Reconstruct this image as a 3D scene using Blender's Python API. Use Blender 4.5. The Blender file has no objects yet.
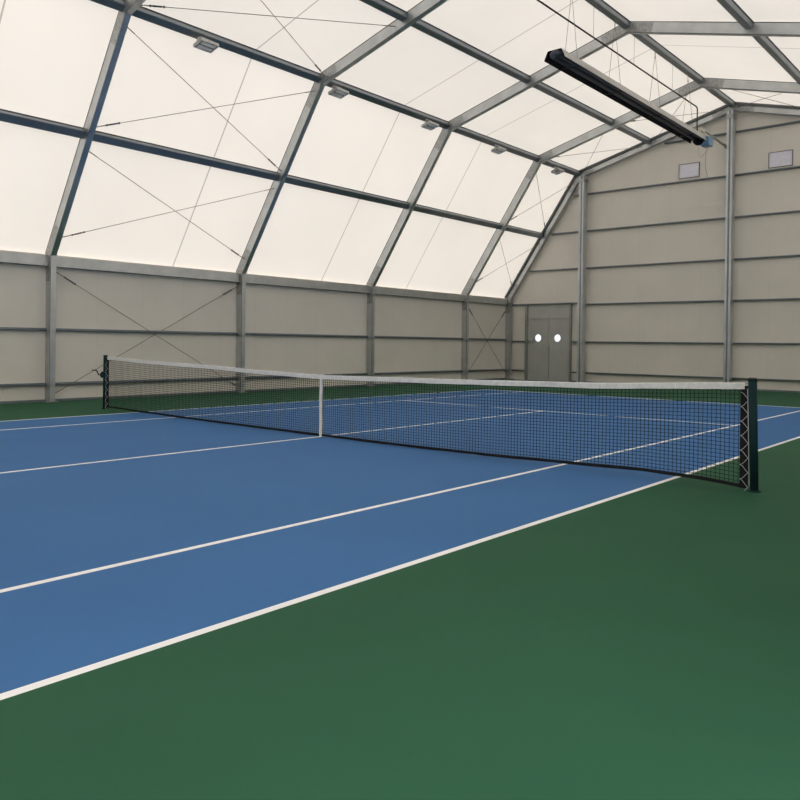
import bpy, bmesh, math, random
from mathutils import Vector, Matrix

random.seed(4)
SC = bpy.context.scene
COL = SC.collection

# ------------------------------------------------------------------ helpers
def V(*a):
    return Vector(a)

def obj(name, bm, mats, parent=None, loc=(0, 0, 0), smooth=False):
    """Link a bmesh (given in world coordinates) as one mesh object whose origin is loc."""
    bmesh.ops.remove_doubles(bm, verts=bm.verts, dist=1e-5)
    bmesh.ops.recalc_face_normals(bm, faces=bm.faces)
    off = Vector(loc)
    if parent is not None:
        off = Vector(parent['_origin'])
    for v in bm.verts:
        v.co -= off
    me = bpy.data.meshes.new(name)
    bm.to_mesh(me)
    bm.free()
    if not isinstance(mats, (list, tuple)):
        mats = [mats]
    for m in mats:
        me.materials.append(m)
    if smooth:
        for p in me.polygons:
            p.use_smooth = True
    o = bpy.data.objects.new(name, me)
    COL.objects.link(o)
    o['_origin'] = tuple(off)
    if parent is not None:
        o.parent = parent
    else:
        o.location = off
    return o

def empty(name, loc):
    o = bpy.data.objects.new(name, None)
    o.empty_display_size = 0.2
    COL.objects.link(o)
    o.location = loc
    o['_origin'] = tuple(loc)
    return o

def tag(o, label, cat, group=None):
    o['label'] = label
    o['category'] = cat
    if group:
        o['group'] = group
    return o

def struct(o):
    o['kind'] = 'structure'
    return o

def box(bm, x0, x1, y0, y1, z0, z1, mat=0, bevel=0.0):
    vs = [bm.verts.new((x, y, z)) for x in (x0, x1) for y in (y0, y1) for z in (z0, z1)]
    fs = []
    for q in ((0, 1, 3, 2), (4, 6, 7, 5), (0, 4, 5, 1), (2, 3, 7, 6), (0, 2, 6, 4), (1, 5, 7, 3)):
        f = bm.faces.new([vs[i] for i in q])
        f.material_index = mat
        fs.append(f)
    if bevel > 0:
        es = list({e for f in fs for e in f.edges})
        bmesh.ops.bevel(bm, geom=es, offset=bevel, segments=2, affect='EDGES', profile=0.6)
    return vs

def obox(bm, c, ax, ay, az, hx, hy, hz, mat=0):
    """Box about centre c with unit axes and half sizes."""
    c, ax, ay, az = Vector(c), Vector(ax), Vector(ay), Vector(az)
    vs = [bm.verts.new(c + ax * (hx * i) + ay * (hy * j) + az * (hz * k))
          for i in (-1, 1) for j in (-1, 1) for k in (-1, 1)]
    for q in ((0, 1, 3, 2), (4, 6, 7, 5), (0, 4, 5, 1), (2, 3, 7, 6), (0, 2, 6, 4), (1, 5, 7, 3)):
        f = bm.faces.new([vs[i] for i in q])
        f.material_index = mat
    return vs

def tube(bm, pts, r, n=8, mat=0, cap=True):
    """Round tube along a polyline; r is a number or one radius per point."""
    pts = [Vector(p) for p in pts]
    rs = r if isinstance(r, (list, tuple)) else [r] * len(pts)
    rings = []
    prev = None
    for i, p in enumerate(pts):
        if i == 0:
            t = pts[1] - pts[0]
        elif i == len(pts) - 1:
            t = pts[-1] - pts[-2]
        else:
            t = (pts[i + 1] - p).normalized() + (p - pts[i - 1]).normalized()
        t.normalize()
        if prev is None:
            a = Vector((0, 0, 1)) if abs(t.z) < 0.9 else Vector((1, 0, 0))
            u = t.cross(a).normalized()
        else:
            u = (prev - t * prev.dot(t)).normalized()
        prev = u
        w = t.cross(u)
        k = 1.0
        if 0 < i < len(pts) - 1:
            d = (pts[i + 1] - p).normalized().dot(t)
            k = 1 / max(d, 0.5)
        rings.append([bm.verts.new(p + (u * math.cos(2 * math.pi * j / n) + w * math.sin(2 * math.pi * j / n)) * rs[i] * k)
                      for j in range(n)])
    for a, b in zip(rings, rings[1:]):
        for j in range(n):
            f = bm.faces.new((a[j], a[(j + 1) % n], b[(j + 1) % n], b[j]))
            f.material_index = mat
            f.smooth = n > 6
    if cap:
        bm.faces.new(rings[0]).material_index = mat
        bm.faces.new(rings[-1][::-1]).material_index = mat

def loft(bm, rings, mats=None, cap=True):
    """Rings of vertices (lists of coordinates) joined one to the next."""
    R = [[bm.verts.new(c) for c in r] for r in rings]
    n = len(R[0])
    for a, b in zip(R, R[1:]):
        for j in range(n):
            f = bm.faces.new((a[j], a[(j + 1) % n], b[(j + 1) % n], b[j]))
            if mats:
                f.material_index = mats[j]
    if cap:
        bm.faces.new(R[0])
        bm.faces.new(R[-1][::-1])

# ------------------------------------------------------------------ materials
def nt(name):
    m = bpy.data.materials.new(name)
    m.use_nodes = True
    t = m.node_tree
    b = t.nodes['Principled BSDF']
    return m, t, b

def N(t, kind, **kw):
    n = t.nodes.new(kind)
    for k, v in kw.items():
        setattr(n, k, v)
    return n

def mottled(name, col, rough=0.5, metal=0.0, amount=0.12, scale=6.0, bump=0.0, bump_scale=200.0, spec=0.5, detail=4.0):
    m, t, b = nt(name)
    tc = N(t, 'ShaderNodeTexCoord')
    no = N(t, 'ShaderNodeTexNoise')
    no.inputs['Scale'].default_value = scale
    no.inputs['Detail'].default_value = detail
    t.links.new(tc.outputs['Object'], no.inputs['Vector'])
    mr = N(t, 'ShaderNodeMapRange')
    mr.inputs['From Min'].default_value = 0.3
    mr.inputs['From Max'].default_value = 0.7
    mr.inputs['To Min'].default_value = 1 - amount
    mr.inputs['To Max'].default_value = 1 + amount
    t.links.new(no.outputs['Fac'], mr.inputs['Value'])
    mx = N(t, 'ShaderNodeVectorMath', operation='SCALE')
    mx.inputs[0].default_value = col[:3]
    t.links.new(mr.outputs['Result'], mx.inputs['Scale'])
    t.links.new(mx.outputs['Vector'], b.inputs['Base Color'])
    b.inputs['Roughness'].default_value = rough
    b.inputs['Metallic'].default_value = metal
    b.inputs['Specular IOR Level'].default_value = spec
    if bump > 0:
        n2 = N(t, 'ShaderNodeTexNoise')
        n2.inputs['Scale'].default_value = bump_scale
        t.links.new(tc.outputs['Object'], n2.inputs['Vector'])
        bp = N(t, 'ShaderNodeBump')
        bp.inputs['Strength'].default_value = bump
        bp.inputs['Distance'].default_value = 0.004
        t.links.new(n2.outputs['Fac'], bp.inputs['Height'])
        t.links.new(bp.outputs['Normal'], b.inputs['Normal'])
    return m

M = {}
M['alu'] = mottled('weathered_aluminium', (0.50, 0.52, 0.525), rough=0.38, metal=0.88, amount=0.10, scale=3.0)
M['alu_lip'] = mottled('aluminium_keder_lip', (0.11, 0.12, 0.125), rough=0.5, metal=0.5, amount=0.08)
M['alu_joint'] = mottled('galvanised_joint_steel', (0.36, 0.37, 0.37), rough=0.45, metal=0.75, amount=0.22, scale=14.0)
M['purlin'] = mottled('purlin_aluminium', (0.24, 0.265, 0.285), rough=0.36, metal=0.8, amount=0.08, scale=3.0)
M['purlin_dark'] = mottled('purlin_dark_groove', (0.06, 0.07, 0.085), rough=0.5, metal=0.2, amount=0.08)
M['girt'] = mottled('girt_steel', (0.19, 0.22, 0.245), rough=0.42, metal=0.6, amount=0.08)
M['post'] = mottled('gable_post_aluminium', (0.55, 0.575, 0.60), rough=0.38, metal=0.75, amount=0.08, scale=2.0)
M['cable'] = mottled('bracing_wire', (0.20, 0.18, 0.16), rough=0.5, metal=0.5, amount=0.1)
M['bolt'] = mottled('turnbuckle_steel', (0.10, 0.10, 0.10), rough=0.5, metal=0.5, amount=0.1)
M['net_black'] = mottled('black_net_cord', (0.010, 0.011, 0.013), rough=0.7, amount=0.1, spec=0.2)
M['band_black'] = mottled('black_net_binding', (0.012, 0.012, 0.014), rough=0.8, amount=0.15, scale=40, spec=0.2)
M['band_white'] = mottled('white_vinyl_band', (0.74, 0.74, 0.73), rough=0.6, amount=0.10, scale=18.0)
M['cord_white'] = mottled('white_lacing_cord', (0.58, 0.58, 0.60), rough=0.7, amount=0.05)
M['post_green'] = mottled('dark_green_post_paint', (0.008, 0.030, 0.034), rough=0.65, spec=0.15, amount=0.1, scale=10)
M['dark_steel'] = mottled('dark_steel', (0.03, 0.032, 0.035), rough=0.45, metal=0.3, amount=0.1)
M['brass'] = mottled('winch_steel', (0.16, 0.17, 0.17), rough=0.4, metal=0.6, amount=0.1)
M['heater_black'] = mottled('black_reflector_inside', (0.006, 0.0065, 0.011), rough=0.6, amount=0.2, spec=0.15, scale=5)  # near-black, slightly bluish inner faces and end plate
M['heater_grey'] = mottled('reflector_sheet', (0.42, 0.42, 0.40), rough=0.4, metal=0.4, amount=0.12)
M['heater_tube'] = mottled('emitter_tube', (0.055, 0.06, 0.09), rough=0.5, metal=0.2, amount=0.15)
M['burner_blue'] = mottled('burner_blue_enamel', (0.13, 0.27, 0.45), rough=0.4, amount=0.15, scale=10)
M['fan_white'] = mottled('fan_housing_cream', (0.62, 0.60, 0.54), rough=0.45, amount=0.1)
M['flue'] = mottled('flue_pipe', (0.36, 0.33, 0.27), rough=0.45, metal=0.4, amount=0.15)
M['gas'] = mottled('gas_pipe_black', (0.015, 0.015, 0.015), rough=0.5, amount=0.1)
M['lamp_body'] = mottled('floodlight_casting', (0.50, 0.49, 0.48), rough=0.5, metal=0.1, amount=0.1)
M['lamp_lens'] = mottled('floodlight_lens', (0.80, 0.79, 0.82), rough=0.3, amount=0.05)
M['lamp_slot'] = mottled('floodlight_slot', (0.02, 0.02, 0.022), rough=0.6, amount=0.1)
M['vent_frame'] = mottled('vent_frame', (0.16, 0.15, 0.16), rough=0.5, amount=0.1)
M['vent_slat'] = mottled('vent_slat_pale', (0.86, 0.85, 0.95), rough=0.5, amount=0.06, scale=8)
M['door_grey'] = mottled('door_sheet_grey', (0.43, 0.435, 0.415), rough=0.45, metal=0.1, amount=0.06, scale=1.5)
M['door_frame'] = mottled('door_frame_steel', (0.27, 0.285, 0.28), rough=0.45, metal=0.3, amount=0.08)
M['rubber'] = mottled('black_gasket', (0.02, 0.02, 0.02), rough=0.7)
M['plastic_ring'] = mottled('pale_handle', (0.45, 0.46, 0.46), rough=0.4, metal=0.4)

def panel_mat(name, col, axis):
    """Flat sandwich panels: faint vertical joints every metre along one axis."""
    m, t, b = nt(name)
    tc = N(t, 'ShaderNodeTexCoord')
    sep = N(t, 'ShaderNodeSeparateXYZ')
    t.links.new(tc.outputs['Object'], sep.inputs[0])
    pp = N(t, 'ShaderNodeMath', operation='PINGPONG')
    pp.inputs[1].default_value = 0.575
    t.links.new(sep.outputs[axis], pp.inputs[0])
    lt = N(t, 'ShaderNodeMath', operation='LESS_THAN')
    lt.inputs[1].default_value = 0.006
    t.links.new(pp.outputs[0], lt.inputs[0])
    no = N(t, 'ShaderNodeTexNoise')
    no.inputs['Scale'].default_value = 0.9
    no.inputs['Detail'].default_value = 5.0
    t.links.new(tc.outputs['Object'], no.inputs['Vector'])
    mr = N(t, 'ShaderNodeMapRange')
    mr.inputs['From Min'].default_value = 0.3
    mr.inputs['From Max'].default_value = 0.7
    mr.inputs['To Min'].default_value = 0.965
    mr.inputs['To Max'].default_value = 1.035
    t.links.new(no.outputs['Fac'], mr.inputs['Value'])
    ml = N(t, 'ShaderNodeMath', operation='MULTIPLY_ADD')
    ml.inputs[1].default_value = -0.10
    t.links.new(lt.outputs[0], ml.inputs[0])
    t.links.new(mr.outputs['Result'], ml.inputs[2])
    sc = N(t, 'ShaderNodeVectorMath', operation='SCALE')
    sc.inputs[0].default_value = col
    t.links.new(ml.outputs[0], sc.inputs['Scale'])
    t.links.new(sc.outputs['Vector'], b.inputs['Base Color'])
    b.inputs['Roughness'].default_value = 0.55
    b.inputs['Specular IOR Level'].default_value = 0.35
    return m

WALLC = (0.70, 0.665, 0.605)
M['panel_y'] = panel_mat('sandwich_panel_side', WALLC, 'Y')
M['panel_x'] = panel_mat('sandwich_panel_gable', WALLC, 'X')

SEAMS = (-12.2, -7.1, -2.05, 3.17, 8.3, 12.25)
def membrane_mat():
    m = bpy.data.materials.new('translucent_roof_membrane')
    m.use_nodes = True
    t = m.node_tree
    t.nodes.clear()
    out = N(t, 'ShaderNodeOutputMaterial')
    tc = N(t, 'ShaderNodeTexCoord')
    sep = N(t, 'ShaderNodeSeparateXYZ')
    t.links.new(tc.outputs['Object'], sep.inputs[0])
    acc = None
    for s in SEAMS:                      # welded overlaps across the fabric
        cp = N(t, 'ShaderNodeMath', operation='COMPARE')
        cp.inputs[1].default_value = s
        cp.inputs[2].default_value = 0.017
        t.links.new(sep.outputs['Y'], cp.inputs[0])
        if acc is None:
            acc = cp
        else:
            ad = N(t, 'ShaderNodeMath', operation='ADD')
            t.links.new(acc.outputs[0], ad.inputs[0])
            t.links.new(cp.outputs[0], ad.inputs[1])
            acc = ad
    no = N(t, 'ShaderNodeTexNoise')
    no.inputs['Scale'].default_value = 0.35
    no.inputs['Detail'].default_value = 3
    t.links.new(tc.outputs['Object'], no.inputs['Vector'])
    mr = N(t, 'ShaderNodeMapRange')
    mr.inputs['From Min'].default_value = 0.3
    mr.inputs['From Max'].default_value = 0.7
    mr.inputs['To Min'].default_value = 0.975
    mr.inputs['To Max'].default_value = 1.025
    t.links.new(no.outputs['Fac'], mr.inputs['Value'])
    ml = N(t, 'ShaderNodeMath', operation='MULTIPLY_ADD')
    ml.inputs[1].default_value = -0.42
    t.links.new(acc.outputs[0], ml.inputs[0])
    t.links.new(mr.outputs['Result'], ml.inputs[2])
    def scaled(col):
        s = N(t, 'ShaderNodeVectorMath', operation='SCALE')
        s.inputs[0].default_value = col
        t.links.new(ml.outputs[0], s.inputs['Scale'])
        return s
    tr = N(t, 'ShaderNodeBsdfTranslucent')
    df = N(t, 'ShaderNodeBsdfDiffuse')
    t.links.new(scaled((0.805, 0.735, 0.66)).outputs['Vector'], tr.inputs['Color'])
    t.links.new(scaled((0.80, 0.77, 0.72)).outputs['Vector'], df.inputs['Color'])
    mx = N(t, 'ShaderNodeMixShader')
    mx.inputs[0].default_value = 0.25
    t.links.new(df.outputs[0], mx.inputs[1])
    t.links.new(tr.outputs[0], mx.inputs[2])
    t.links.new(mx.outputs[0], out.inputs['Surface'])
    return m
M['membrane'] = membrane_mat()

def porthole_mat():
    m = bpy.data.materials.new('frosted_porthole_pane')
    m.use_nodes = True
    t = m.node_tree
    t.nodes.clear()
    out = N(t, 'ShaderNodeOutputMaterial')
    tr = N(t, 'ShaderNodeBsdfTranslucent')
    tr.inputs['Color'].default_value = (0.60, 0.63, 0.66, 1)
    gl = N(t, 'ShaderNodeBsdfGlossy')
    gl.inputs['Roughness'].default_value = 0.15
    mx = N(t, 'ShaderNodeMixShader')
    mx.inputs[0].default_value = 0.06
    t.links.new(tr.outputs[0], mx.inputs[1])
    t.links.new(gl.outputs[0], mx.inputs[2])
    t.links.new(mx.outputs[0], out.inputs['Surface'])
    return m
M['porthole'] = porthole_mat()

def court_mat(name, col, rough, amount, spec=0.5):
    m = mottled(name, col, rough=rough, amount=amount, scale=0.8, bump=0.25, bump_scale=260.0, spec=spec, detail=8.0)
    return m
M['court_green'] = court_mat('green_acrylic_surface', (0.0265, 0.098, 0.053), 0.65, 0.05, 0.06)
M['court_blue'] = court_mat('blue_acrylic_surface', (0.054, 0.155, 0.355), 0.65, 0.04, 0.06)
M['court_line'] = court_mat('white_line_paint', (0.88, 0.88, 0.87), 0.6, 0.04, 0.3)

# ------------------------------------------------------------------ hall dimensions
XW, ZE = 9.163, 3.353          # eave node
XK, ZK = 5.932, 8.071          # knee node
ZR = 9.635                     # ridge
FY = [0.006, 5.155, 10.304, 15.452, 18.41]
YEND = 18.56
HW = 0.062                     # half width of a frame member along the hall
HD = 0.142                      # half depth of a frame member
XW, XK, ZK, ZR = XW - 0.03, XK - 0.032, ZK - 0.033, ZR - 0.04   # member axes
NODES = [(-XW, 0), (-XW, ZE), (-XK, ZK), (-0.05, ZR), (XK, ZK), (XW, ZE), (XW, 0)]

def seg_normal(a, b):
    d = Vector((b[0] - a[0], b[1] - a[1])).normalized()
    return Vector((-d.y, d.x))          # outward for the left-to-right outline

def node_dir(i):
    """Offset direction at a node, mitred between the two members that meet there."""
    ns = []
    if i > 0:
        ns.append(seg_normal(NODES[i - 1], NODES[i]))
    if i < len(NODES) - 1:
        ns.append(seg_normal(NODES[i], NODES[i + 1]))
    if len(ns) == 1:
        return ns[0]
    return (ns[0] + ns[1]) / (1 + ns[0].dot(ns[1]))

def outline(off):
    return [(Vector(NODES[i]) + node_dir(i) * off) for i in range(len(NODES))]

def on_line(i, t):
    a, b = Vector(NODES[i]), Vector(NODES[i + 1])
    return a + (b - a) * t

# ------------------------------------------------------------------ floor: green run-off, blue court, white lines in one mesh
def build_floor():
    w = 0.06
    D, S = 5.485, 4.115
    B, T = 11.885, 6.40
    xs = sorted({-9.34, 9.34, -D, -D + w, D - w, D, -S, -S + w, S - w, S, -w / 2, w / 2})
    ys = sorted({-18.66, 18.66, -B, -B + 0.09, B - 0.09, B, -B + 0.2, B - 0.2, -T - w / 2, -T + w / 2, T - w / 2, T + w / 2})
    bm = bmesh.new()
    g = [[bm.verts.new((x, y, 0)) for y in ys] for x in xs]
    for i in range(len(xs) - 1):
        for j in range(len(ys) - 1):
            f = bm.faces.new((g[i][j], g[i + 1][j], g[i + 1][j + 1], g[i][j + 1]))
            x, y = (xs[i] + xs[i + 1]) / 2, (ys[j] + ys[j + 1]) / 2
            ax, ay = abs(x), abs(y)
            k = 0
            if ax < D and ay < B:
                k = 1
                if ax > D - w or ay > B - 0.09:
                    k = 2
                elif S - w < ax < S:
                    k = 2
                elif abs(ay - T) < w / 2 and ax < S:
                    k = 2
                elif ax < w / 2 and (ay < T or ay > B - 0.2):
                    k = 2
            f.material_index = k
    ret = bmesh.ops.extrude_face_region(bm, geom=bm.faces[:])
    for v in ret['geom']:
        if isinstance(v, bmesh.types.BMVert):
            v.co.z -= 0.12
    o = obj('floor', bm, [M['court_green'], M['court_blue'], M['court_line']])
    return struct(o)
build_floor()

# ------------------------------------------------------------------ walls and membrane
EY0, EY1, EZ = -9.6, -4.8, 3.2
def side_wall(name, s):
    bm = bmesh.new()
    x0, x1 = s * 9.245, s * 9.33
    lo, hi = min(x0, x1), max(x0, x1)
    if s < 0:
        box(bm, lo, hi, -YEND, YEND, 0, ZE - 0.003)
    else:                                # unseen open entrance beside the photographer, added and widened to brighten the near floor
        f = bm.faces.new([bm.verts.new((lo, y, z)) for y, z in ((-YEND, 0), (EY0, 0), (EY0, EZ), (EY1, EZ), (EY1, 0), (YEND, 0), (YEND, ZE - 0.003), (-YEND, ZE - 0.003))])
        for v in bmesh.ops.extrude_face_region(bm, geom=[f])['geom']:
            if isinstance(v, bmesh.types.BMVert):
                v.co.x = hi
        bmesh.ops.triangulate(bm, faces=[q for q in bm.faces if len(q.verts) > 4])
    return struct(obj(name, bm, M['panel_y']))
side_wall('wall_left', -1)
side_wall('wall_right', 1)

DX0, DX1, DZ = -8.30, -6.27, 3.03       # double door opening
def gable_wall(name, y0, y1, door):
    o = outline(0.152)
    pts = [(-9.33, 0)]
    if door:
        pts += [(DX0, 0), (DX0, DZ), (DX1, DZ), (DX1, 0)]
    pts += [(9.33, 0), (9.33, ZE - 0.01)] + [tuple(o[i]) for i in (5, 4, 3, 2, 1)][1:4] + [(-9.33, ZE - 0.01)]
    bm = bmesh.new()
    f = bm.faces.new([bm.verts.new((x, y0, z)) for x, z in pts])
    r = bmesh.ops.extrude_face_region(bm, geom=[f])
    for v in r['geom']:
        if isinstance(v, bmesh.types.BMVert):
            v.co.y = y1
    bmesh.ops.triangulate(bm, faces=[q for q in bm.faces if len(q.verts) > 4])
    return struct(obj(name, bm, M['panel_x']))
gable_wall('wall_end', YEND, YEND + 0.09, True)
gable_wall('wall_back', -YEND - 0.09, -YEND, False)

bm = bmesh.new()
o = outline(0.158)
nY = 12
ys = [-YEND - 0.1 + (2 * YEND + 0.2) * k / nY for k in range(nY + 1)]
prof = [(-9.335, ZE - 0.012)] + [tuple(o[i]) for i in (2, 3, 4)] + [(9.335, ZE - 0.012)]
rows = [[bm.verts.new((x, y, z)) for y in ys] for x, z in prof]
for a, b in zip(rows, rows[1:]):
    for j in range(nY):
        bm.faces.new((a[j], a[j + 1], b[j + 1], b[j]))
struct(obj('ceiling', bm, M['membrane']))

# base channels along the walls
bm = bmesh.new()
box(bm, -9.245, -9.215, -YEND, FY[4] + 0.14, 0, 0.055)
struct(obj('baseboard_left', bm, M['girt']))
bm = bmesh.new()
box(bm, DX1 + 0.06, 9.2, YEND - 0.03, YEND, 0, 0.055)
struct(obj('baseboard_end', bm, M['girt']))

# ------------------------------------------------------------------ portal frames
# cross-section of a member: (offset outward, offset along the hall), grooved web between two lips
SEC = [(HD, -HW), (HD, HW), (HD - 0.015, HW), (HD - 0.019, HW - 0.007), (-HD + 0.019, HW - 0.007), (-HD + 0.015, HW),
       (-HD, HW), (-HD, -HW), (-HD + 0.015, -HW), (-HD + 0.019, -HW + 0.007), (HD - 0.019, -HW + 0.007), (HD - 0.015, -HW)]
SECM = [0, 1, 1, 0, 1, 1, 0, 1, 1, 0, 1, 1]
JH = 0.006
JSEC = [(HD - 0.017, -HW + 0.002), (HD - 0.012, HW - 0.002), (-HD + 0.012, HW - 0.002), (-HD + 0.012, -HW + 0.002)]

def member(bm, i, y, sec=SEC, mats=SECM):
    rings = []
    for k in (i, i + 1):
        d = node_dir(k)
        p = Vector(NODES[k])
        rings.append([(p.x + d.x * a, y + b, p.y + d.y * a) for a, b in sec])
    loft(bm, rings, mats)

def joint(bm, i, y, l0, l1):
    """Joint sleeve filling the grooves on both sides of a node."""
    rings = []
    n0, n1 = seg_normal(NODES[i - 1], NODES[i]), seg_normal(NODES[i], NODES[i + 1])
    P = Vector(NODES[i])
    d0 = (Vector(NODES[i - 1]) - P).normalized()
    d1 = (Vector(NODES[i + 1]) - P).normalized()
    for p, d in ((P + d0 * l0, n0), (P, node_dir(i)), (P + d1 * l1, n1)):
        rings.append([(p.x + d.x * a, y + b, p.y + d.y * a) for a, b in JSEC])
    loft(bm, rings)

FRAME_LABEL = [
    'grey metal portal frame at the far left, its column behind the left net post',
    'second grey metal portal frame from the left, column behind the left half of the net',
    'third grey metal portal frame from the left, column right of the white centre strap',
    'fourth grey metal portal frame from the left, last free one before the gable wall',
    'grey metal portal frame set against the gable wall with the double door']
for k, y in enumerate(FY):
    fr = empty('portal_frame', (0, y, 0))
    tag(fr, FRAME_LABEL[k], 'frame', 'portal frames of the hall')
    for i, nm in enumerate(('column', 'lower_rafter', 'upper_rafter', 'upper_rafter', 'lower_rafter', 'column')):
        bm = bmesh.new()
        member(bm, i, y)
        obj(nm, bm, [M['alu'], M['alu_lip']], fr)
    for i, (nm, l0, l1) in enumerate((('eave_joint', .62, .72), ('knee_joint', .75, .62), ('ridge_joint', .72, .72),
                                      ('knee_joint', .62, .75), ('eave_joint', .72, .62)), start=1):
        bm = bmesh.new()
        joint(bm, i, y, l0, l1)
        obj(nm, bm, M['alu_joint'], fr)
    for s in (-1, 1):
        bm = bmesh.new()
        box(bm, s * XW - (0.10 if s < 0 else 0.17), s * XW + (0.17 if s < 0 else 0.10), y - 0.13, y + 0.13, 0, 0.018)
        bp = obj('base_plate', bm, M['alu_joint'], fr)
        for q in (-1, 1):
            bm = bmesh.new()
            tube(bm, [(s * XW + 0.0, y + q * 0.105, 0.017), (s * XW + 0.0, y + q * 0.105, 0.045)], 0.014, 6)
            obj('anchor_bolt', bm, M['bolt'], bp)
    if k == 4:                       # dark keder rail that closes the fabric against the gable
        bm = bmesh.new()
        rings = []
        for i in range(1, 6):
            d = node_dir(i)
            p = Vector(NODES[i])
            rings.append([(p.x + d.x * a, y + b, p.y + d.y * a) for a, b in ((0.14, -0.12), (0.14, -0.064), (0.06, -0.064), (0.06, -0.12))])
        loft(bm, rings)
        obj('fabric_rail', bm, M['alu_lip'], fr)

# ------------------------------------------------------------------ purlins and eave beams between the frames
BAY = {-1: 'leftmost bay, cut by the photo edge', 0: 'bay between first and second frames',
       1: 'bay between second and third frames', 2: 'bay between third and fourth frames',
       3: 'short bay by the gable wall'}
def bay_span(k):
    if k == -1:
        return -5.07, FY[0] - HW
    y1 = FY[k + 1] - HW
    if k == 3:
        y1 = FY[4] - 0.122
    return FY[k] + HW, y1

# purlin section: (across, down): flanged tube with a raised middle rib
PS = 1.30
PSEC = [(-0.085, 0.0), (0.085, 0.0), (0.085, -0.016), (0.072, -0.022), (0.072, -0.100), (0.060, -0.115),
        (-0.060, -0.115), (-0.072, -0.100), (-0.072, -0.022), (-0.085, -0.016)]
PSEC = [(a * PS, b * PS) for a, b in PSEC]
PMAT = [0, 1, 1, 0, 0, 0, 0, 0, 1, 1]
LINES = {'mid': (on_line(1, 0.514), seg_normal(NODES[1], NODES[2]), 'purlin halfway up the steep slope', 0.0),
         'knee': (Vector(NODES[2]), ((seg_normal(NODES[1], NODES[2]) + seg_normal(NODES[2], NODES[3])) / 2).normalized(),
                  'knee purlin above the floodlights', 0.0),
         'roof': (on_line(2, 0.491), seg_normal(NODES[2], NODES[3]), 'purlin halfway up the roof', 0.0),
         'ridge': (Vector(NODES[3]), Vector((0, 1)), 'ridge purlin', 0.0),
         'right': (on_line(3, 0.509), seg_normal(NODES[3], NODES[4]), 'purlin on the right roof slope', 0.0)}
BAYS = {'mid': (-1, 0, 1, 2, 3), 'knee': (-1, 0, 1, 2, 3), 'roof': (0, 1, 2, 3), 'ridge': (1, 2, 3), 'right': (1, 2, 3)}
for key, (p, n, words, _) in LINES.items():
    tng = Vector((n.y, -n.x))
    for k in BAYS[key]:
        y0, y1 = bay_span(k)
        bm = bmesh.new()
        top = p + n * (HD - 0.005)
        if key in ('knee', 'ridge'):
            top = p + n * (HD - 0.030)
        rings = []
        for y in (y0, y1):
            rings.append([(top.x + tng.x * a + n.x * b, y, top.y + tng.y * a + n.y * b) for a, b in PSEC])
        loft(bm, rings, PMAT)
        o = obj('purlin', bm, [M['purlin'], M['purlin_dark']], loc=(top.x, (y0 + y1) / 2, top.y))
        tag(o, 'blue-grey ' + words + ', ' + BAY[k], 'purlin', 'roof purlins')

for k in (-1, 0, 1, 2, 3):
    y0, y1 = bay_span(k)
    bm = bmesh.new()
    box(bm, -XW - 0.075, -XW + 0.02, y0, y1, 3.075, 3.315, bevel=0.006)
    o = obj('eave_beam', bm, M['alu'], loc=(-XW, (y0 + y1) / 2, 3.075))
    bm = bmesh.new()
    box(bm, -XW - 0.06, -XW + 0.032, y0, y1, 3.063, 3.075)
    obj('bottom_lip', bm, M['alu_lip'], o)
    tag(o, 'pale grey eave beam atop the left wall, ' + BAY[k], 'beam', 'eave beams')

# ------------------------------------------------------------------ rails (girts) on the left wall
def girt_profile(c):
    pass
for row, z in (('lower', 0.40), ('upper', 1.64)):
    for k in (-1, 0, 1, 2, 3):
        y0, y1 = bay_span(k)
        if k == 3:
            y1 = FY[4] - HW
        bm = bmesh.new()
        box(bm, -9.245, -9.165, y0, y1, z - 0.015, z + 0.035, bevel=0.006)
        o = obj('wall_rail', bm, M['girt'], loc=(-9.2, (y0 + y1) / 2, z))
        bm = bmesh.new()
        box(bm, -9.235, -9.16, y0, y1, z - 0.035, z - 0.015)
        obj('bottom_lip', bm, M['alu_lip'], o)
        tag(o, row + ' blue-grey rail on the left wall, ' + BAY[k], 'rail', 'rails on the left wall')

# ------------------------------------------------------------------ gable posts and gable rails
POSTX = (-5.68, -0.085)
def gable_post(x, label):
    r = empty('gable_post', (x, 18.33, 0))
    tag(r, label, 'post', 'gable posts')
    # top follows the underside of the rafter
    def ztop(xx):
        d = outline(-HD)
        if abs(xx) < abs(d[2].x):
            return d[2].y + (d[3].y - d[2].y) * (abs(d[2].x) - abs(xx)) / abs(d[2].x)
        t = (abs(d[1].x) - abs(xx)) / (abs(d[1].x) - abs(d[2].x))
        return d[1].y + (d[2].y - d[1].y) * t
    hw = 0.10
    y0, y1 = 18.17, 18.46
    sec = [(-hw, y0), (-hw + 0.03, y0), (-hw + 0.042, y0 + 0.012), (-0.035, y0 + 0.012), (-0.03, y0 + 0.02), (0.03, y0 + 0.02), (0.035, y0 + 0.012),
           (hw - 0.042, y0 + 0.012), (hw - 0.03, y0), (hw, y0), (hw, y1), (-hw, y1)]
    mt = [0, 0, 0, 0, 1, 0, 0, 0, 0, 0, 0, 0]
    bm = bmesh.new()
    zz = lambda xx: min(ztop(xx + x), ztop(x)) - 0.004
    rings = [[(x + a, b, 0.0) for a, b in sec], [(x + a, b, zz(a)) for a, b in sec]]
    loft(bm, rings, mt)
    obj('upright', bm, [M['post'], M['girt']], r)
    bm = bmesh.new()
    box(bm, x - 0.16, x + 0.16, 18.13, 18.49, 0, 0.02)
    obj('base_plate', bm, M['alu_joint'], r)
    bm = bmesh.new()
    zc = zz(0)
    box(bm, x - 0.13, x + 0.13, 18.155, 18.47, zc - 0.26, zc - 0.14)
    obj('head_bracket', bm, M['alu_joint'], r)
gable_post(POSTX[0], 'shorter gable post on the gable wall, just right of the double door')
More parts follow.
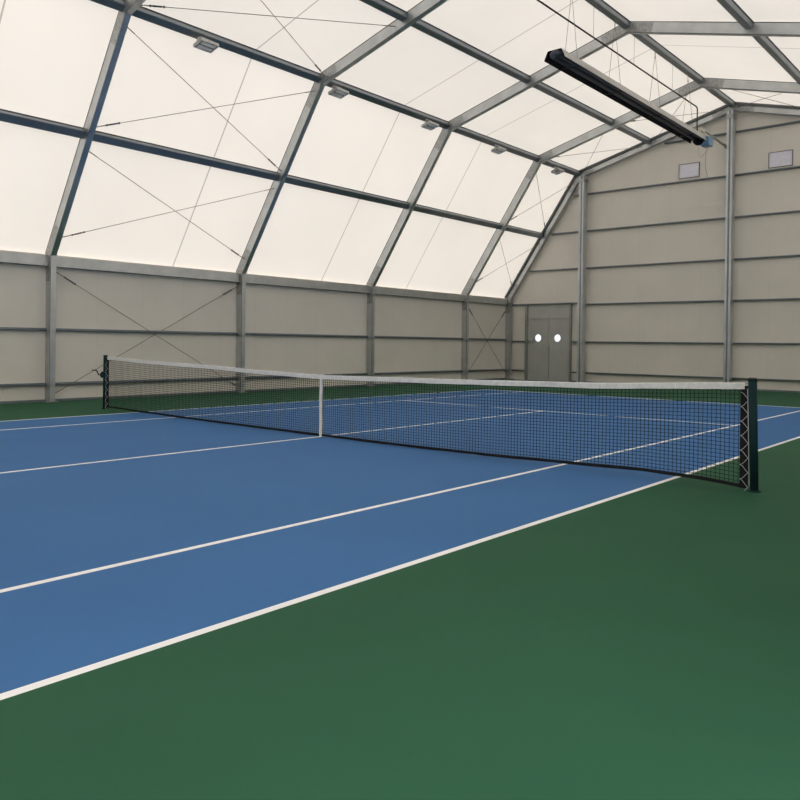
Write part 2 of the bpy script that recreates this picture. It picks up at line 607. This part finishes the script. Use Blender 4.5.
gable_post(POSTX[1], 'tall gable post under the ridge, behind the right half of the net')

ORD = ['lowest', 'second from the floor', 'third from the floor', 'fourth from the floor', 'fifth from the floor', 'sixth from the floor', 'topmost']
GZ = [0.385, 1.575, 3.03, 4.43, 5.86, 7.29, 8.755]
def xin(z):
    d = outline(-HD)
    if z < ZE:
        return XW - HD - 0.01
    if z < d[2].y:
        return abs(d[1].x) + (abs(d[2].x) - abs(d[1].x)) * (z - d[1].y) / (d[2].y - d[1].y) - 0.03
    return abs(d[2].x) * (d[3].y - z) / (d[3].y - d[2].y) - 0.12
hp = 0.102
for i, z in enumerate(GZ):
    e = xin(z)
    if i < 2:
        segs = [(-e, DX0 - 0.075, 'between the corner and the door'), (DX1 + 0.075, POSTX[0] - hp, 'between door and shorter post')]
    elif i < 6:
        segs = [(-e, POSTX[0] - hp, 'left of the shorter gable post')]
    else:
        segs = []
    a = POSTX[0] + hp if i < 6 else -e
    segs += [(a, POSTX[1] - hp, 'between the two gable posts' if i < 6 else 'just left of the tall post'), (POSTX[1] + hp, e, 'right of the tall post')]
    for x0, x1, words in segs:
        bm = bmesh.new()
        zb = z + 0.055 if i == 2 and x1 < -5.5 else z
        box(bm, x0, x1, 18.47, YEND, zb - 0.005, zb + 0.028, bevel=0.005)
        o = obj('gable_rail', bm, M['girt'], loc=((x0 + x1) / 2, 18.5, z))
        bm = bmesh.new()
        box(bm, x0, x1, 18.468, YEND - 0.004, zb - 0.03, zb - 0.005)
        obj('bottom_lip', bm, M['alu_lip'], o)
        tag(o, ORD[i] + ' grey rail on the gable wall, ' + words, 'rail', 'rails on the gable wall')

# ------------------------------------------------------------------ double door in the gable wall
door = empty('door_1', ((DX0 + DX1) / 2, YEND, 0))
struct(door)
door['label'] = 'grey sheet steel double door with two round portholes'
bm = bmesh.new()
y0, y1 = 18.46, YEND + 0.02
box(bm, DX0 - 0.05, DX0 + 0.05, y0, y1, 0, DZ + 0.02)
obj('door_jamb', bm, M['door_frame'], door)
bm = bmesh.new()
box(bm, DX1 - 0.02, DX1 + 0.05, y0, y1, 0, DZ + 0.02)
obj('door_jamb', bm, M['door_frame'], door)
bm = bmesh.new()
box(bm, DX0 - 0.05, DX1 + 0.05, y0 + 0.02, y1, DZ + 0.02, DZ + 0.06)
obj('door_head', bm, M['door_frame'], door)
bm = bmesh.new()
box(bm, DX0 + 0.05, DX1 - 0.02, YEND - 0.02, YEND + 0.03, 2.50, DZ + 0.02)
box(bm, DX0 + 0.05, DX1 - 0.02, YEND - 0.045, YEND - 0.02, 2.50, 2.53)
obj('transom_panel', bm, M['door_grey'], door)
xm = (DX0 + DX1) / 2 + 0.02
def leaf(xa, xb, cx, cz, r, hx):
    bm = bmesh.new()
    ya, yb = YEND - 0.01, YEND + 0.04
    n = 40
    def rect(a):
        # point of the leaf outline in direction a from the porthole centre
        c, s = math.cos(a), math.sin(a)
        ts = []
        if c > 1e-6: ts.append((xb - cx) / c)
        if c < -1e-6: ts.append((xa - cx) / c)
        if s > 1e-6: ts.append((2.505 - cz) / s)
        if s < -1e-6: ts.append((0.002 - cz) / s)
        t = min(ts)
        return cx + c * t, cz + s * t
    angs = [2 * math.pi * k / n for k in range(n)]
    for X in (xa, xb):
        for Z in (0.002, 2.505):
            angs.append(math.atan2(Z - cz, X - cx) % (2 * math.pi))
    angs = sorted(set(round(a, 6) for a in angs))
    out = [rect(a) for a in angs]
    inn = [(cx + r * math.cos(a), cz + r * math.sin(a)) for a in angs]
    ring = lambda pts, y: [bm.verts.new((x, y, z)) for x, z in pts]
    A, B, C_, D_ = ring(out, ya), ring(inn, ya), ring(inn, yb), ring(out, yb)
    m = len(angs)
    for P, Q in ((A, B), (B, C_), (C_, D_), (D_, A)):
        for j in range(m):
            bm.faces.new((P[j], P[(j + 1) % m], Q[(j + 1) % m], Q[j]))
    lf = obj('door_leaf', bm, M['door_grey'], door)
    bm = bmesh.new()
    vs = [bm.verts.new((cx + (r + .0) * math.cos(2 * math.pi * k / 32), YEND + 0.012, cz + r * math.sin(2 * math.pi * k / 32))) for k in range(32)]
    f = bm.faces.new(vs)
    rr = bmesh.ops.extrude_face_region(bm, geom=[f])
    for v in rr['geom']:
        if isinstance(v, bmesh.types.BMVert):
            v.co.y += 0.008
    pn = obj('porthole_pane', bm, M['porthole'], lf)
    bm = bmesh.new()
    k = 28
    tube(bm, [(cx + (r + 0.012) * math.cos(2 * math.pi * j / k), ya - 0.004, cz + (r + 0.012) * math.sin(2 * math.pi * j / k)) for j in range(k + 1)], 0.014, 6, cap=False)
    obj('porthole_ring', bm, M['door_grey'], lf)
    bm = bmesh.new()
    box(bm, xa + 0.04, xb - 0.04, ya - 0.012, ya, 1.19, 1.23)
    obj('mid_rail', bm, M['door_grey'], lf)
    bm = bmesh.new()
    if hx is not None:
        k = 20
        tube(bm, [(hx + 0.075 * math.cos(2 * math.pi * j / k), ya - 0.03, 1.59 + 0.075 * math.sin(2 * math.pi * j / k)) for j in range(k + 1)], 0.012, 6, cap=False)
        tube(bm, [(hx, ya - 0.03, 1.665), (hx, ya, 1.665)], 0.012, 6)
        obj('ring_pull', bm, M['plastic_ring'], lf)
    else:
        box(bm, xa - 0.018, xa + 0.018, ya - 0.02, ya, 0.02, 1.5)
        obj('meeting_stile', bm, M['alu'], lf)
leaf(DX0 + 0.055, xm - 0.006, -7.77, 1.72, 0.15, -8.07)
leaf(xm + 0.006, DX1 - 0.025, -6.87, 1.72, 0.15, None)

# ------------------------------------------------------------------ louvre vents high on the gable wall
def vent(x0, x1, z0, z1, label):
    r = empty('louvre_vent', ((x0 + x1) / 2, YEND, z0))
    tag(r, label, 'vent', 'louvre vents')
    bm = bmesh.new()
    t = 0.024
    ya, yb = YEND - 0.04, YEND
    box(bm, x0, x1, ya, yb, z0, z0 + t)
    box(bm, x0, x1, ya, yb, z1 - t, z1)
    box(bm, x0, x0 + t, ya, yb, z0 + t, z1 - t)
    box(bm, x1 - t, x1, ya, yb, z0 + t, z1 - t)
    obj('vent_frame', bm, M['vent_frame'], r)
    n = 7
    bm = bmesh.new()
    for k in range(n):
        zc = z0 + t + (z1 - z0 - 2 * t) * (k + 0.5) / n
        obox(bm, ((x0 + x1) / 2, YEND - 0.02, zc), (1, 0, 0), (0, 0.28, -0.96), (0, 0.96, 0.28), (x1 - x0) / 2 - t, 0.036, 0.004)
    obj('slats', bm, M['vent_slat'], r)
vent(-1.98, -1.23, 7.40, 7.92, 'pale lilac louvre vent on the gable wall, left of the tall post')
vent(1.08, 1.84, 7.37, 7.89, 'pale lilac louvre vent on the gable wall, right of the tall post')

# ------------------------------------------------------------------ bracing cables
NODE2 = {'foot': (-XW, 0.12), 'eave': NODES[1], 'mid': tuple(LINES['mid'][0]), 'knee': NODES[2],
         'roof': tuple(LINES['roof'][0]), 'ridge': NODES[3], 'right': tuple(LINES['right'][0])}
PANEL = {('foot', 'eave'): 'the left wall', ('eave', 'mid'): 'the lower steep panel', ('mid', 'knee'): 'the upper steep panel',
         ('knee', 'roof'): 'the roof panel above the floodlights', ('roof', 'ridge'): 'the roof panel left of the ridge', ('ridge', 'right'): 'the roof panel right of the ridge'}
def cable(p, q, label, near_q):
    p, q = Vector(p), Vector(q)
    d = (q - p).normalized()
    bm = bmesh.new()
    tube(bm, [p, q], 0.0075, 6)
    for e, s in ((p, 1), (q, -1)):
        tube(bm, [e, e + d * 0.30 * s], 0.011, 6)
    o = obj('bracing_cable', bm, M['cable'], loc=p)
    c = (q - d * 0.44) if near_q else (p + d * 0.44)
    bm = bmesh.new()
    tube(bm, [c - d * 0.10, c - d * 0.09, c + d * 0.09, c + d * 0.10], [0.010, 0.018, 0.018, 0.010], 6)
    for s in (-1, 1):
        tube(bm, [c + d * (0.13 * s - 0.02), c + d * (0.13 * s + 0.02)], 0.022, 6)
    obj('turnbuckle', bm, M['bolt'], o)
    tag(o, label, 'cable', 'cross bracing cables')
for k, keys in ((0, [('foot', 'eave'), ('eave', 'mid'), ('mid', 'knee'), ('knee', 'roof')]),
                (3, [('foot', 'eave'), ('eave', 'mid'), ('mid', 'knee'), ('knee', 'roof'), ('roof', 'ridge'), ('ridge', 'right')])):
    ya, yb = FY[k] + HW - 0.012, FY[k + 1] - HW + 0.012
    for key in keys:
        a, b = Vector(NODE2[key[0]]), Vector(NODE2[key[1]])
        d = (b - a).normalized()
        wall = key[0] == 'foot'
        lo = a + d * (0.03 if wall else 0.42 if key[0] == 'eave' else 0.2)
        hi = b - d * (0.36 if wall else 0.30)
        if wall:
            lo.x += 0.0
        where = PANEL[key] + (' behind the net' if k == 0 and wall else ' by the leftmost frame' if k == 0 else ' beside the gable wall')
        cable((lo.x, ya, lo.y), (hi.x, yb, hi.y), 'thin cable climbing rightward over ' + where, wall)
        cable((hi.x, ya, hi.y), (lo.x, yb, lo.y), 'thin cable falling rightward over ' + where, not wall)

# ------------------------------------------------------------------ floodlights under the knee purlin
LP, LN = LINES['knee'][0], LINES['knee'][1]
LAMPS = [(1.78, 'unlit floodlight on the knee purlin, nearest and leftmost of the row of five'),
         (5.68, 'unlit floodlight just right of the second frame, second of the row of five'),
         (9.33, 'unlit floodlight just left of the third frame, middle of the row of five'),
         (12.85, 'unlit floodlight between third and fourth frames, fourth of the row of five'),
         (16.62, 'unlit floodlight next to the gable wall, smallest and last of the row of five')]
def floodlight(y, label):
    base = LP + LN * (HD - 0.030 - 0.1495)
    r = empty('floodlight', (base.x, y, base.y))
    tag(r, label, 'floodlight', 'floodlights along the knee purlin')
    f = Vector((0.24, 0, -0.97)).normalized()          # facing direction
    u = Vector((0, 1, 0))
    w = u.cross(f).normalized()
    c = Vector((base.x + 0.06, y, base.y - 0.15))
    bm = bmesh.new()
    for s in (-1, 1):
        pts = [Vector((base.x, y + s * 0.10, base.y + 0.005)), Vector((base.x + 0.03, y + s * 0.17, base.y - 0.04)), c + u * (0.225 * s)]
        for p, q in zip(pts, pts[1:]):
            tube(bm, [p, q], 0.014, 6)
    obox(bm, (base.x, y, base.y - 0.004), (1, 0, 0), (0, 1, 0), (0, 0, 1), 0.03, 0.13, 0.008)
    obj('bracket', bm, M['lamp_body'], r)
    bm = bmesh.new()
    obox(bm, c, u, w, f, 0.215, 0.16, 0.022)
    for s in (-1, 1):
        obox(bm, c + w * (0.15 * s) + f * 0.03, u, w, f, 0.215, 0.012, 0.022)
        obox(bm, c + u * (0.205 * s) + f * 0.03, u, w, f, 0.012, 0.16, 0.022)
    hs = obj('housing', bm, M['lamp_body'], r)
    bm = bmesh.new()
    for s in (-0.005, ):
        obox(bm, c + f * 0.026, u, w, f, 0.19, 0.135, 0.003)
    obj('dark_backing', bm, M['lamp_slot'], hs)
    for s in (-1, 1):
        bm = bmesh.new()
        obox(bm, c + w * (0.072 * s) + f * 0.045, u, w, f, 0.165, 0.045, 0.012)
        obj('lens', bm, M['lamp_lens'], r)
for y, lb in LAMPS:
    floodlight(y, lb)

# ------------------------------------------------------------------ gas radiant heater under the ridge
HY0, HY1 = 6.64, 15.15
ZB = 7.69
ht = empty('radiant_heater', (0, (HY0 + HY1) / 2, ZB))
tag(ht, 'long dark radiant tube heater with angled reflector hanging under the ridge', 'heater')
bm = bmesh.new()
outer = [(-0.26, ZB), (-0.245, ZB + 0.05), (-0.17, ZB + 0.2), (0.17, ZB + 0.2), (0.245, ZB + 0.05), (0.26, ZB)]
inner = [(0.245, ZB), (0.23, ZB + 0.045), (0.16, ZB + 0.188), (-0.16, ZB + 0.188), (-0.23, ZB + 0.045), (-0.245, ZB)]
prof = outer + inner
mats = [0, 0, 0, 0, 0, 1, 1, 1, 1, 1, 1, 1]
R = [[bm.verts.new((x, y, z)) for x, z in prof] for y in (HY0, HY1)]
n = len(prof)
for j in range(n):
    bm.faces.new((R[0][j], R[0][(j + 1) % n], R[1][(j + 1) % n], R[1][j])).material_index = mats[j]
for r_ in R:
    for j in range(5):
        bm.faces.new((r_[j], r_[j + 1], r_[10 - j], r_[11 - j])).material_index = 1
obj('reflector', bm, [M['heater_grey'], M['heater_black']], ht)
bm = bmesh.new()
tube(bm, [(0, HY1 - 0.03, ZB + 0.07), (0, HY1 + 0.02, ZB + 0.07)], 0.17, 20)
obj('end_plate', bm, M['heater_black'], ht)
bm = bmesh.new()
zt = ZB + 0.115
pts = [(0.10, HY1 + 0.21, zt)] + [(0.10, HY0 + 0.14, zt)] + \
      [(0.10 * math.cos(a), HY0 + 0.12 - 0.10 * math.sin(a), zt) for a in [math.pi * k / 10 for k in range(1, 10)]] + \
      [(-0.10, HY0 + 0.14, zt), (-0.10, HY1 + 0.12, zt)]
tube(bm, pts, 0.07, 12)
obj('emitter_tube', bm, M['heater_tube'], ht, smooth=False)
HANG = (7.35, 9.5, 11.9, 14.25)
for y in HANG:
    bm = bmesh.new()
    tube(bm, [(0.24, y, ZB + 0.02), (0.13, y, ZB + 0.015), (-0.13, y, ZB + 0.015), (-0.24, y, ZB + 0.02)], 0.010, 6)
    obj('tube_support', bm, M['dark_steel'], ht)
    bm = bmesh.new()
    tube(bm, [(0, y, 9.28), (0, y, ZR - 0.05)], 0.011, 6)
    for s in (-1, 1):
        tube(bm, [(0.01 * s, y, 9.32), (0.17 * s, y, ZB + 0.19)], 0.0055, 5)
    obj('hanger_chain', bm, M['cable'], ht)
# burner box, fan housing and flue at the far end
bm = bmesh.new()
box(bm, -0.02, 0.24, HY1 + 0.20, HY1 + 0.56, ZB - 0.07, ZB + 0.2, bevel=0.02)
bx = obj('burner_box', bm, M['burner_blue'], ht)
bm = bmesh.new()
box(bm, 0.02, 0.10, HY1 + 0.175, HY1 + 0.20, ZB + 0.02, ZB + 0.12)
box(bm, 0.221, 0.235, HY1 + 0.26, HY1 + 0.46, ZB + 0.05, ZB + 0.2)
obj('burner_cover', bm, M['fan_white'], bx)
bm = bmesh.new()
tube(bm, [(-0.12, HY1 + 0.02, zt), (-0.12, HY1 + 0.16, zt + 0.02), (-0.11, HY1 + 0.22, zt + 0.14), (-0.08, HY1 + 0.20, zt + 0.26)], 0.07, 10)
tube(bm, [(-0.14, HY1 + 0.12, ZB + 0.35), (0.05, HY1 + 0.12, ZB + 0.35)], 0.12, 18)
box(bm, 0.0, 0.16, HY1 + 0.14, HY1 + 0.5, ZB + 0.2, ZB + 0.28, bevel=0.015)
fan = obj('fan_housing', bm, M['fan_white'], ht)
bm = bmesh.new()
tube(bm, [(0.05, HY1 + 0.12, ZB + 0.35), (0.13, HY1 + 0.12, ZB + 0.35)], 0.05, 10)
obj('fan_motor', bm, M['fan_white'], fan)
bm = bmesh.new()
tube(bm, [(-0.04, HY1 + 0.12, ZB + 0.44), (-0.03, HY1 + 0.3, ZB + 0.47), (-0.29, YEND - 0.002, ZB + 0.60)], 0.04, 10)
obj('flue_pipe', bm, M['flue'], ht)
bm = bmesh.new()
tube(bm, [(-0.281, 18.44, ZB + 0.595), (-0.29, YEND - 0.002, ZB + 0.60)], 0.06, 12)
obj('flue_collar', bm, M['dark_steel'], ht)
bm = bmesh.new()
cz = []
for k in range(14):
    t = k / 13
    cz.append((0.12 - 0.10 * math.sin(t * 3.0), HY1 + 0.42 + 0.25 * t, ZB - 0.05 - 1.05 * t))
tube(bm, cz, 0.008, 6)
obj('control_cable', bm, M['flue'], ht)
bm = bmesh.new()
tube(bm, [(0.24 - 0.26 * math.sin(math.pi * k / 12) * 0.4 - 0.38 * k / 12, HY1 + 0.3 + 0.1 * k / 12, ZB - 0.05 - 0.33 * math.sin(math.pi * k / 12)) for k in range(13)], 0.006, 6)
obj('hose_loop', bm, mottled('pink_hose', (0.42, 0.26, 0.22), rough=0.6), ht)

# black gas pipe above the heater
bm = bmesh.new()
zg = 8.72
tube(bm, [(0, 0.1, zg), (0, HY1 - 0.22, zg), (0, HY1 - 0.16, zg - 0.02), (0, HY1 - 0.13, zg - 0.08), (0, HY1 - 0.13, ZB + 0.40), (0, HY1 - 0.1, ZB + 0.32), (0, HY1 + 0.13, ZB + 0.25)], 0.02, 8)
gp = obj('gas_pipe', bm, M['gas'], loc=(0, 7.5, zg))
tag(gp, 'thin black gas pipe running above the radiant heater and dropping to its burner', 'pipe')
for y in (2.5, 5.6, 8.4, 10.6, 13.1):
    bm = bmesh.new()
    tube(bm, [(0, y, zg + 0.02), (0, y, ZR - 0.02)], 0.004, 5)
    obj('pipe_hanger', bm, M['cable'], gp)

# ------------------------------------------------------------------ tennis net and posts
XR, XL = 6.345, -6.585         # post centres
HR, HL, HC = 1.095, 1.088, 0.94
def interp(x, T):
    for (x0, a), (x1, b) in zip(T, T[1:]):
        if x <= x1:
            t = max(0, (x - x0) / (x1 - x0))
            t = t * t * (3 - 2 * t) * 0.4 + t * 0.6
            return a + (b - a) * t
    return T[-1][1]
def top(x):
    return interp(x, [(-6.6, 1.085), (-4.6, 1.028), (-3.0, 1.005), (-1.5, 0.958), (0, 0.932), (2.0, 0.958), (4.4, 1.0), (6.4, 1.078)])
def bot(x):                       # the hem hangs a little clear of the floor near the right post
    return interp(x, [(-6.6, 0.04), (-5.0, 0.022), (-3.2, 0.008), (0, 0.005), (1.6, 0.005), (3.0, 0.018), (4.15, 0.042), (5.15, 0.066), (5.8, 0.055), (6.35, 0.015)])
NL, NR = XL + 0.10, XR - 0.10   # cloth limits
net = empty('tennis_net', (0, 0, 0))
tag(net, 'black tennis net with white headband stretched across the court between its two posts', 'net')
bm = bmesh.new()
step = 0.0455
cw = 0.0021
def strand(bm, pts, horizontal):
    rings = []
    for p in pts:
        x, y, z = p
        if horizontal:
            rings.append([(x, y - cw, z - cw), (x, y + cw, z - cw), (x, y + cw, z + cw), (x, y - cw, z + cw)])
        else:
            rings.append([(x - cw, y - cw, z), (x + cw, y - cw, z), (x + cw, y + cw, z), (x - cw, y + cw, z)])
    R = [[bm.verts.new(c) for c in r] for r in rings]
    for a, b in zip(R, R[1:]):
        for j in range(4):
            bm.faces.new((a[j], a[(j + 1) % 4], b[(j + 1) % 4], b[j]))
nx = int((NR - NL) / step)
for i in range(nx + 1):
    x = NL + (NR - NL) * i / nx
    strand(bm, [(x, 0, bot(x) + 0.03), (x, 0, top(x) - 0.03)], False)
rows = 23
seg = 48
for j in range(rows):
    t = (j + 0.5) / rows
    pts = []
    for i in range(seg + 1):
        x = NL + (NR - NL) * i / seg
        a, b = bot(x) + 0.04, top(x) - 0.055
        pts.append((x, 0, a + (b - a) * t))
    strand(bm, pts, True)
obj('net_mesh', bm, M['net_black'], net)

def band(name, z0f, z1f, thick, mat, parent, x0, x1, nseg=60):
    bm = bmesh.new()
    rings = []
    for i in range(nseg + 1):
        x = x0 + (x1 - x0) * i / nseg
        wob = 0.003 * math.sin(x * 5.1) + 0.002 * math.sin(x * 13.7)
        a, b = z0f(x) + wob * 0.6, z1f(x)
        rings.append([(x, -thick, a), (x, thick, a), (x, thick, b - 0.006), (x, 0, b), (x, -thick, b - 0.006)])
    loft(bm, rings)
    return obj(name, bm, mat, parent)
band('headband', lambda x: top(x) - 0.065, top, 0.009, M['band_white'], net, NL - 0.01, NR + 0.01)
bm = bmesh.new()
tube(bm, [(XL + 0.03, 0, HL - 0.03)] + [(NL + (NR - NL) * i / 40, 0, top(NL + (NR - NL) * i / 40) - 0.012) for i in range(41)] + [(XR - 0.03, 0, HR - 0.03)], 0.004, 6)
obj('net_cable', bm, M['cable'], net)
band('bottom_band', bot, lambda x: bot(x) + 0.036, 0.006, M['band_black'], net, NL - 0.02, NR + 0.02)
for (x0, x1) in ((NL - 0.056, NL + 0.03), (NR - 0.03, NR + 0.05)):
    bm = bmesh.new()
    xm_ = (x0 + x1) / 2
    rings = []
    for k in range(9):
        z = bot(xm_) + (top(xm_) - bot(xm_) - 0.03) * k / 8
        rings.append([(x0, -0.008, z), (x1, -0.008, z), (x1, 0.008, z), (x0, 0.008, z)])
    loft(bm, rings)
    obj('side_band', bm, M['band_black'], net)
# lacing between the net edge and each post
for s, xe, xp in ((1, NR + 0.02, XR - 0.045), (-1, NL - 0.02, XL + 0.045)):
    bm = bmesh.new()
    pts = []
    n = 7
    for k in range(n):
        z0 = 0.98 - 0.145 * k
        pts += [(xe - s * 0.045, -0.012, z0), (xe - s * 0.02, -0.014, z0 - 0.012), (xp, -0.02, z0 - 0.075), (xe - s * 0.02, -0.013, z0 - 0.135)]
    tube(bm, pts, 0.0026, 5)
    obj('lacing_cord', bm, M['cord_white'], net)
# centre strap
bm = bmesh.new()
sw = 0.030
for y in (-0.012, 0.012):
    rings = []
    for k in range(9):
        z = 0.03 + (top(0) + 0.004 - 0.03) * k / 8
        wv = 0.004 * math.sin(k * 1.1)
        rings.append([(-sw + wv, y - 0.0025, z), (sw + wv, y - 0.0025, z), (sw + wv, y + 0.0025, z), (-sw + wv, y + 0.0025, z)])
    loft(bm, rings)
box(bm, -sw, sw, -0.0145, 0.0145, top(0) + 0.002, top(0) + 0.007)
st = obj('centre_strap', bm, M['band_white'], net)
bm = bmesh.new()
box(bm, -0.02, 0.02, -0.016, 0.016, 0.0, 0.035)
obj('strap_anchor', bm, M['band_white'], st)

def net_post(x, h, lean, label, crank, s):
    r = empty('net_post', (x, 0, 0))
    tag(r, label, 'net post', 'net posts')
    bm = bmesh.new()
    rad = 0.042
    tube(bm, [(x, 0, 0), (x + lean, 0, h)], rad, 20)
    obj('tube', bm, M['post_green'], r)
    bm = bmesh.new()
    tube(bm, [(x + lean, 0, h - 0.012), (x + lean, 0, h + 0.004), (x + lean, 0, h + 0.012)], [rad + 0.003, rad + 0.003, rad - 0.008], 20)
    obj('top_cap', bm, M['dark_steel'], r)
    bm = bmesh.new()
    tube(bm, [(x, 0, 0), (x, 0, 0.012)], 0.065, 20)
    obj('ground_collar', bm, M['post_green'], r)
    bm = bmesh.new()
    tube(bm, [(x - s * 0.042, -0.012, 0.05), (x + lean - s * 0.042, -0.012, h - 0.1)], 0.004, 6)
    for z in (0.08, 0.5, 0.9):
        xx = x + lean * z / h
        box(bm, min(xx - s * 0.046, xx - s * 0.03), max(xx - s * 0.046, xx - s * 0.03), -0.016, -0.004, z, z + 0.02)
    obj('lacing_rod', bm, M['cord_white'] if s > 0 else M['brass'], r)
    if crank:
        bm = bmesh.new()
        xo = x - 0.035
        zc = 0.70
        box(bm, xo - 0.07, xo + 0.01, -0.035, 0.035, zc - 0.06, zc + 0.07, bevel=0.01)
        tube(bm, [(xo - 0.035, -0.05, zc), (xo - 0.035, 0.05, zc)], 0.05, 14)
        wn = obj('winch', bm, M['post_green'], r)
        bm = bmesh.new()
        tube(bm, [(xo - 0.04, -0.06, zc), (xo - 0.10, -0.07, zc + 0.005), (xo - 0.19, -0.07, zc + 0.09), (xo - 0.36, -0.07, zc + 0.09)], 0.012, 8)
        obj('crank_handle', bm, M['dark_steel'], wn)
net_post(XR + 0.012, 1.115, -0.03, 'dark green round net post at the near right end of the net', False, 1)
net_post(XL - 0.008, 1.10, 0.012, 'dark green net post with winch crank at the far left end of the net', True, -1)

# ------------------------------------------------------------------ daylight
w = bpy.data.worlds.new('overcast_sky')
SC.world = w
w.use_nodes = True
bg = w.node_tree.nodes['Background']
bg.inputs['Color'].default_value = (1.0, 1.0, 1.0, 1)
bg.inputs['Strength'].default_value = 3.6

# ------------------------------------------------------------------ camera
cam = bpy.data.cameras.new('camera')
co = bpy.data.objects.new('camera', cam)
COL.objects.link(co)
cx, cy, cz_, yaw, pit, rol, f, sx, sy = 8.7075, -7.8041, 1.4206, -0.68, -0.0058, 0.0125, 762.257, 45.0458, -51.3679
fw = Vector((math.sin(yaw) * math.cos(pit), math.cos(yaw) * math.cos(pit), math.sin(pit)))
r0 = Vector((math.cos(yaw), -math.sin(yaw), 0))
u0 = r0.cross(fw)
r1 = r0 * math.cos(rol) + u0 * math.sin(rol)
u1 = -r0 * math.sin(rol) + u0 * math.cos(rol)
mw = Matrix.Identity(4)
for i in range(3):
    mw[i][0], mw[i][1], mw[i][2], mw[i][3] = r1[i], u1[i], -fw[i], (cx, cy, cz_)[i]
co.matrix_world = mw
cam.sensor_width = 36
cam.lens = f * 36 / 800
cam.shift_x = -sx / 800
cam.shift_y = sy / 800
cam.clip_start = 0.05
SC.camera = co

SC.view_settings.view_transform = 'Standard'
SC.view_settings.look = 'None'
SC.view_settings.gamma = 1
SC.view_settings.use_curve_mapping = False
SC.view_settings.exposure = 0.0

for o_ in bpy.data.objects:
    if '_origin' in o_:
        del o_['_origin']
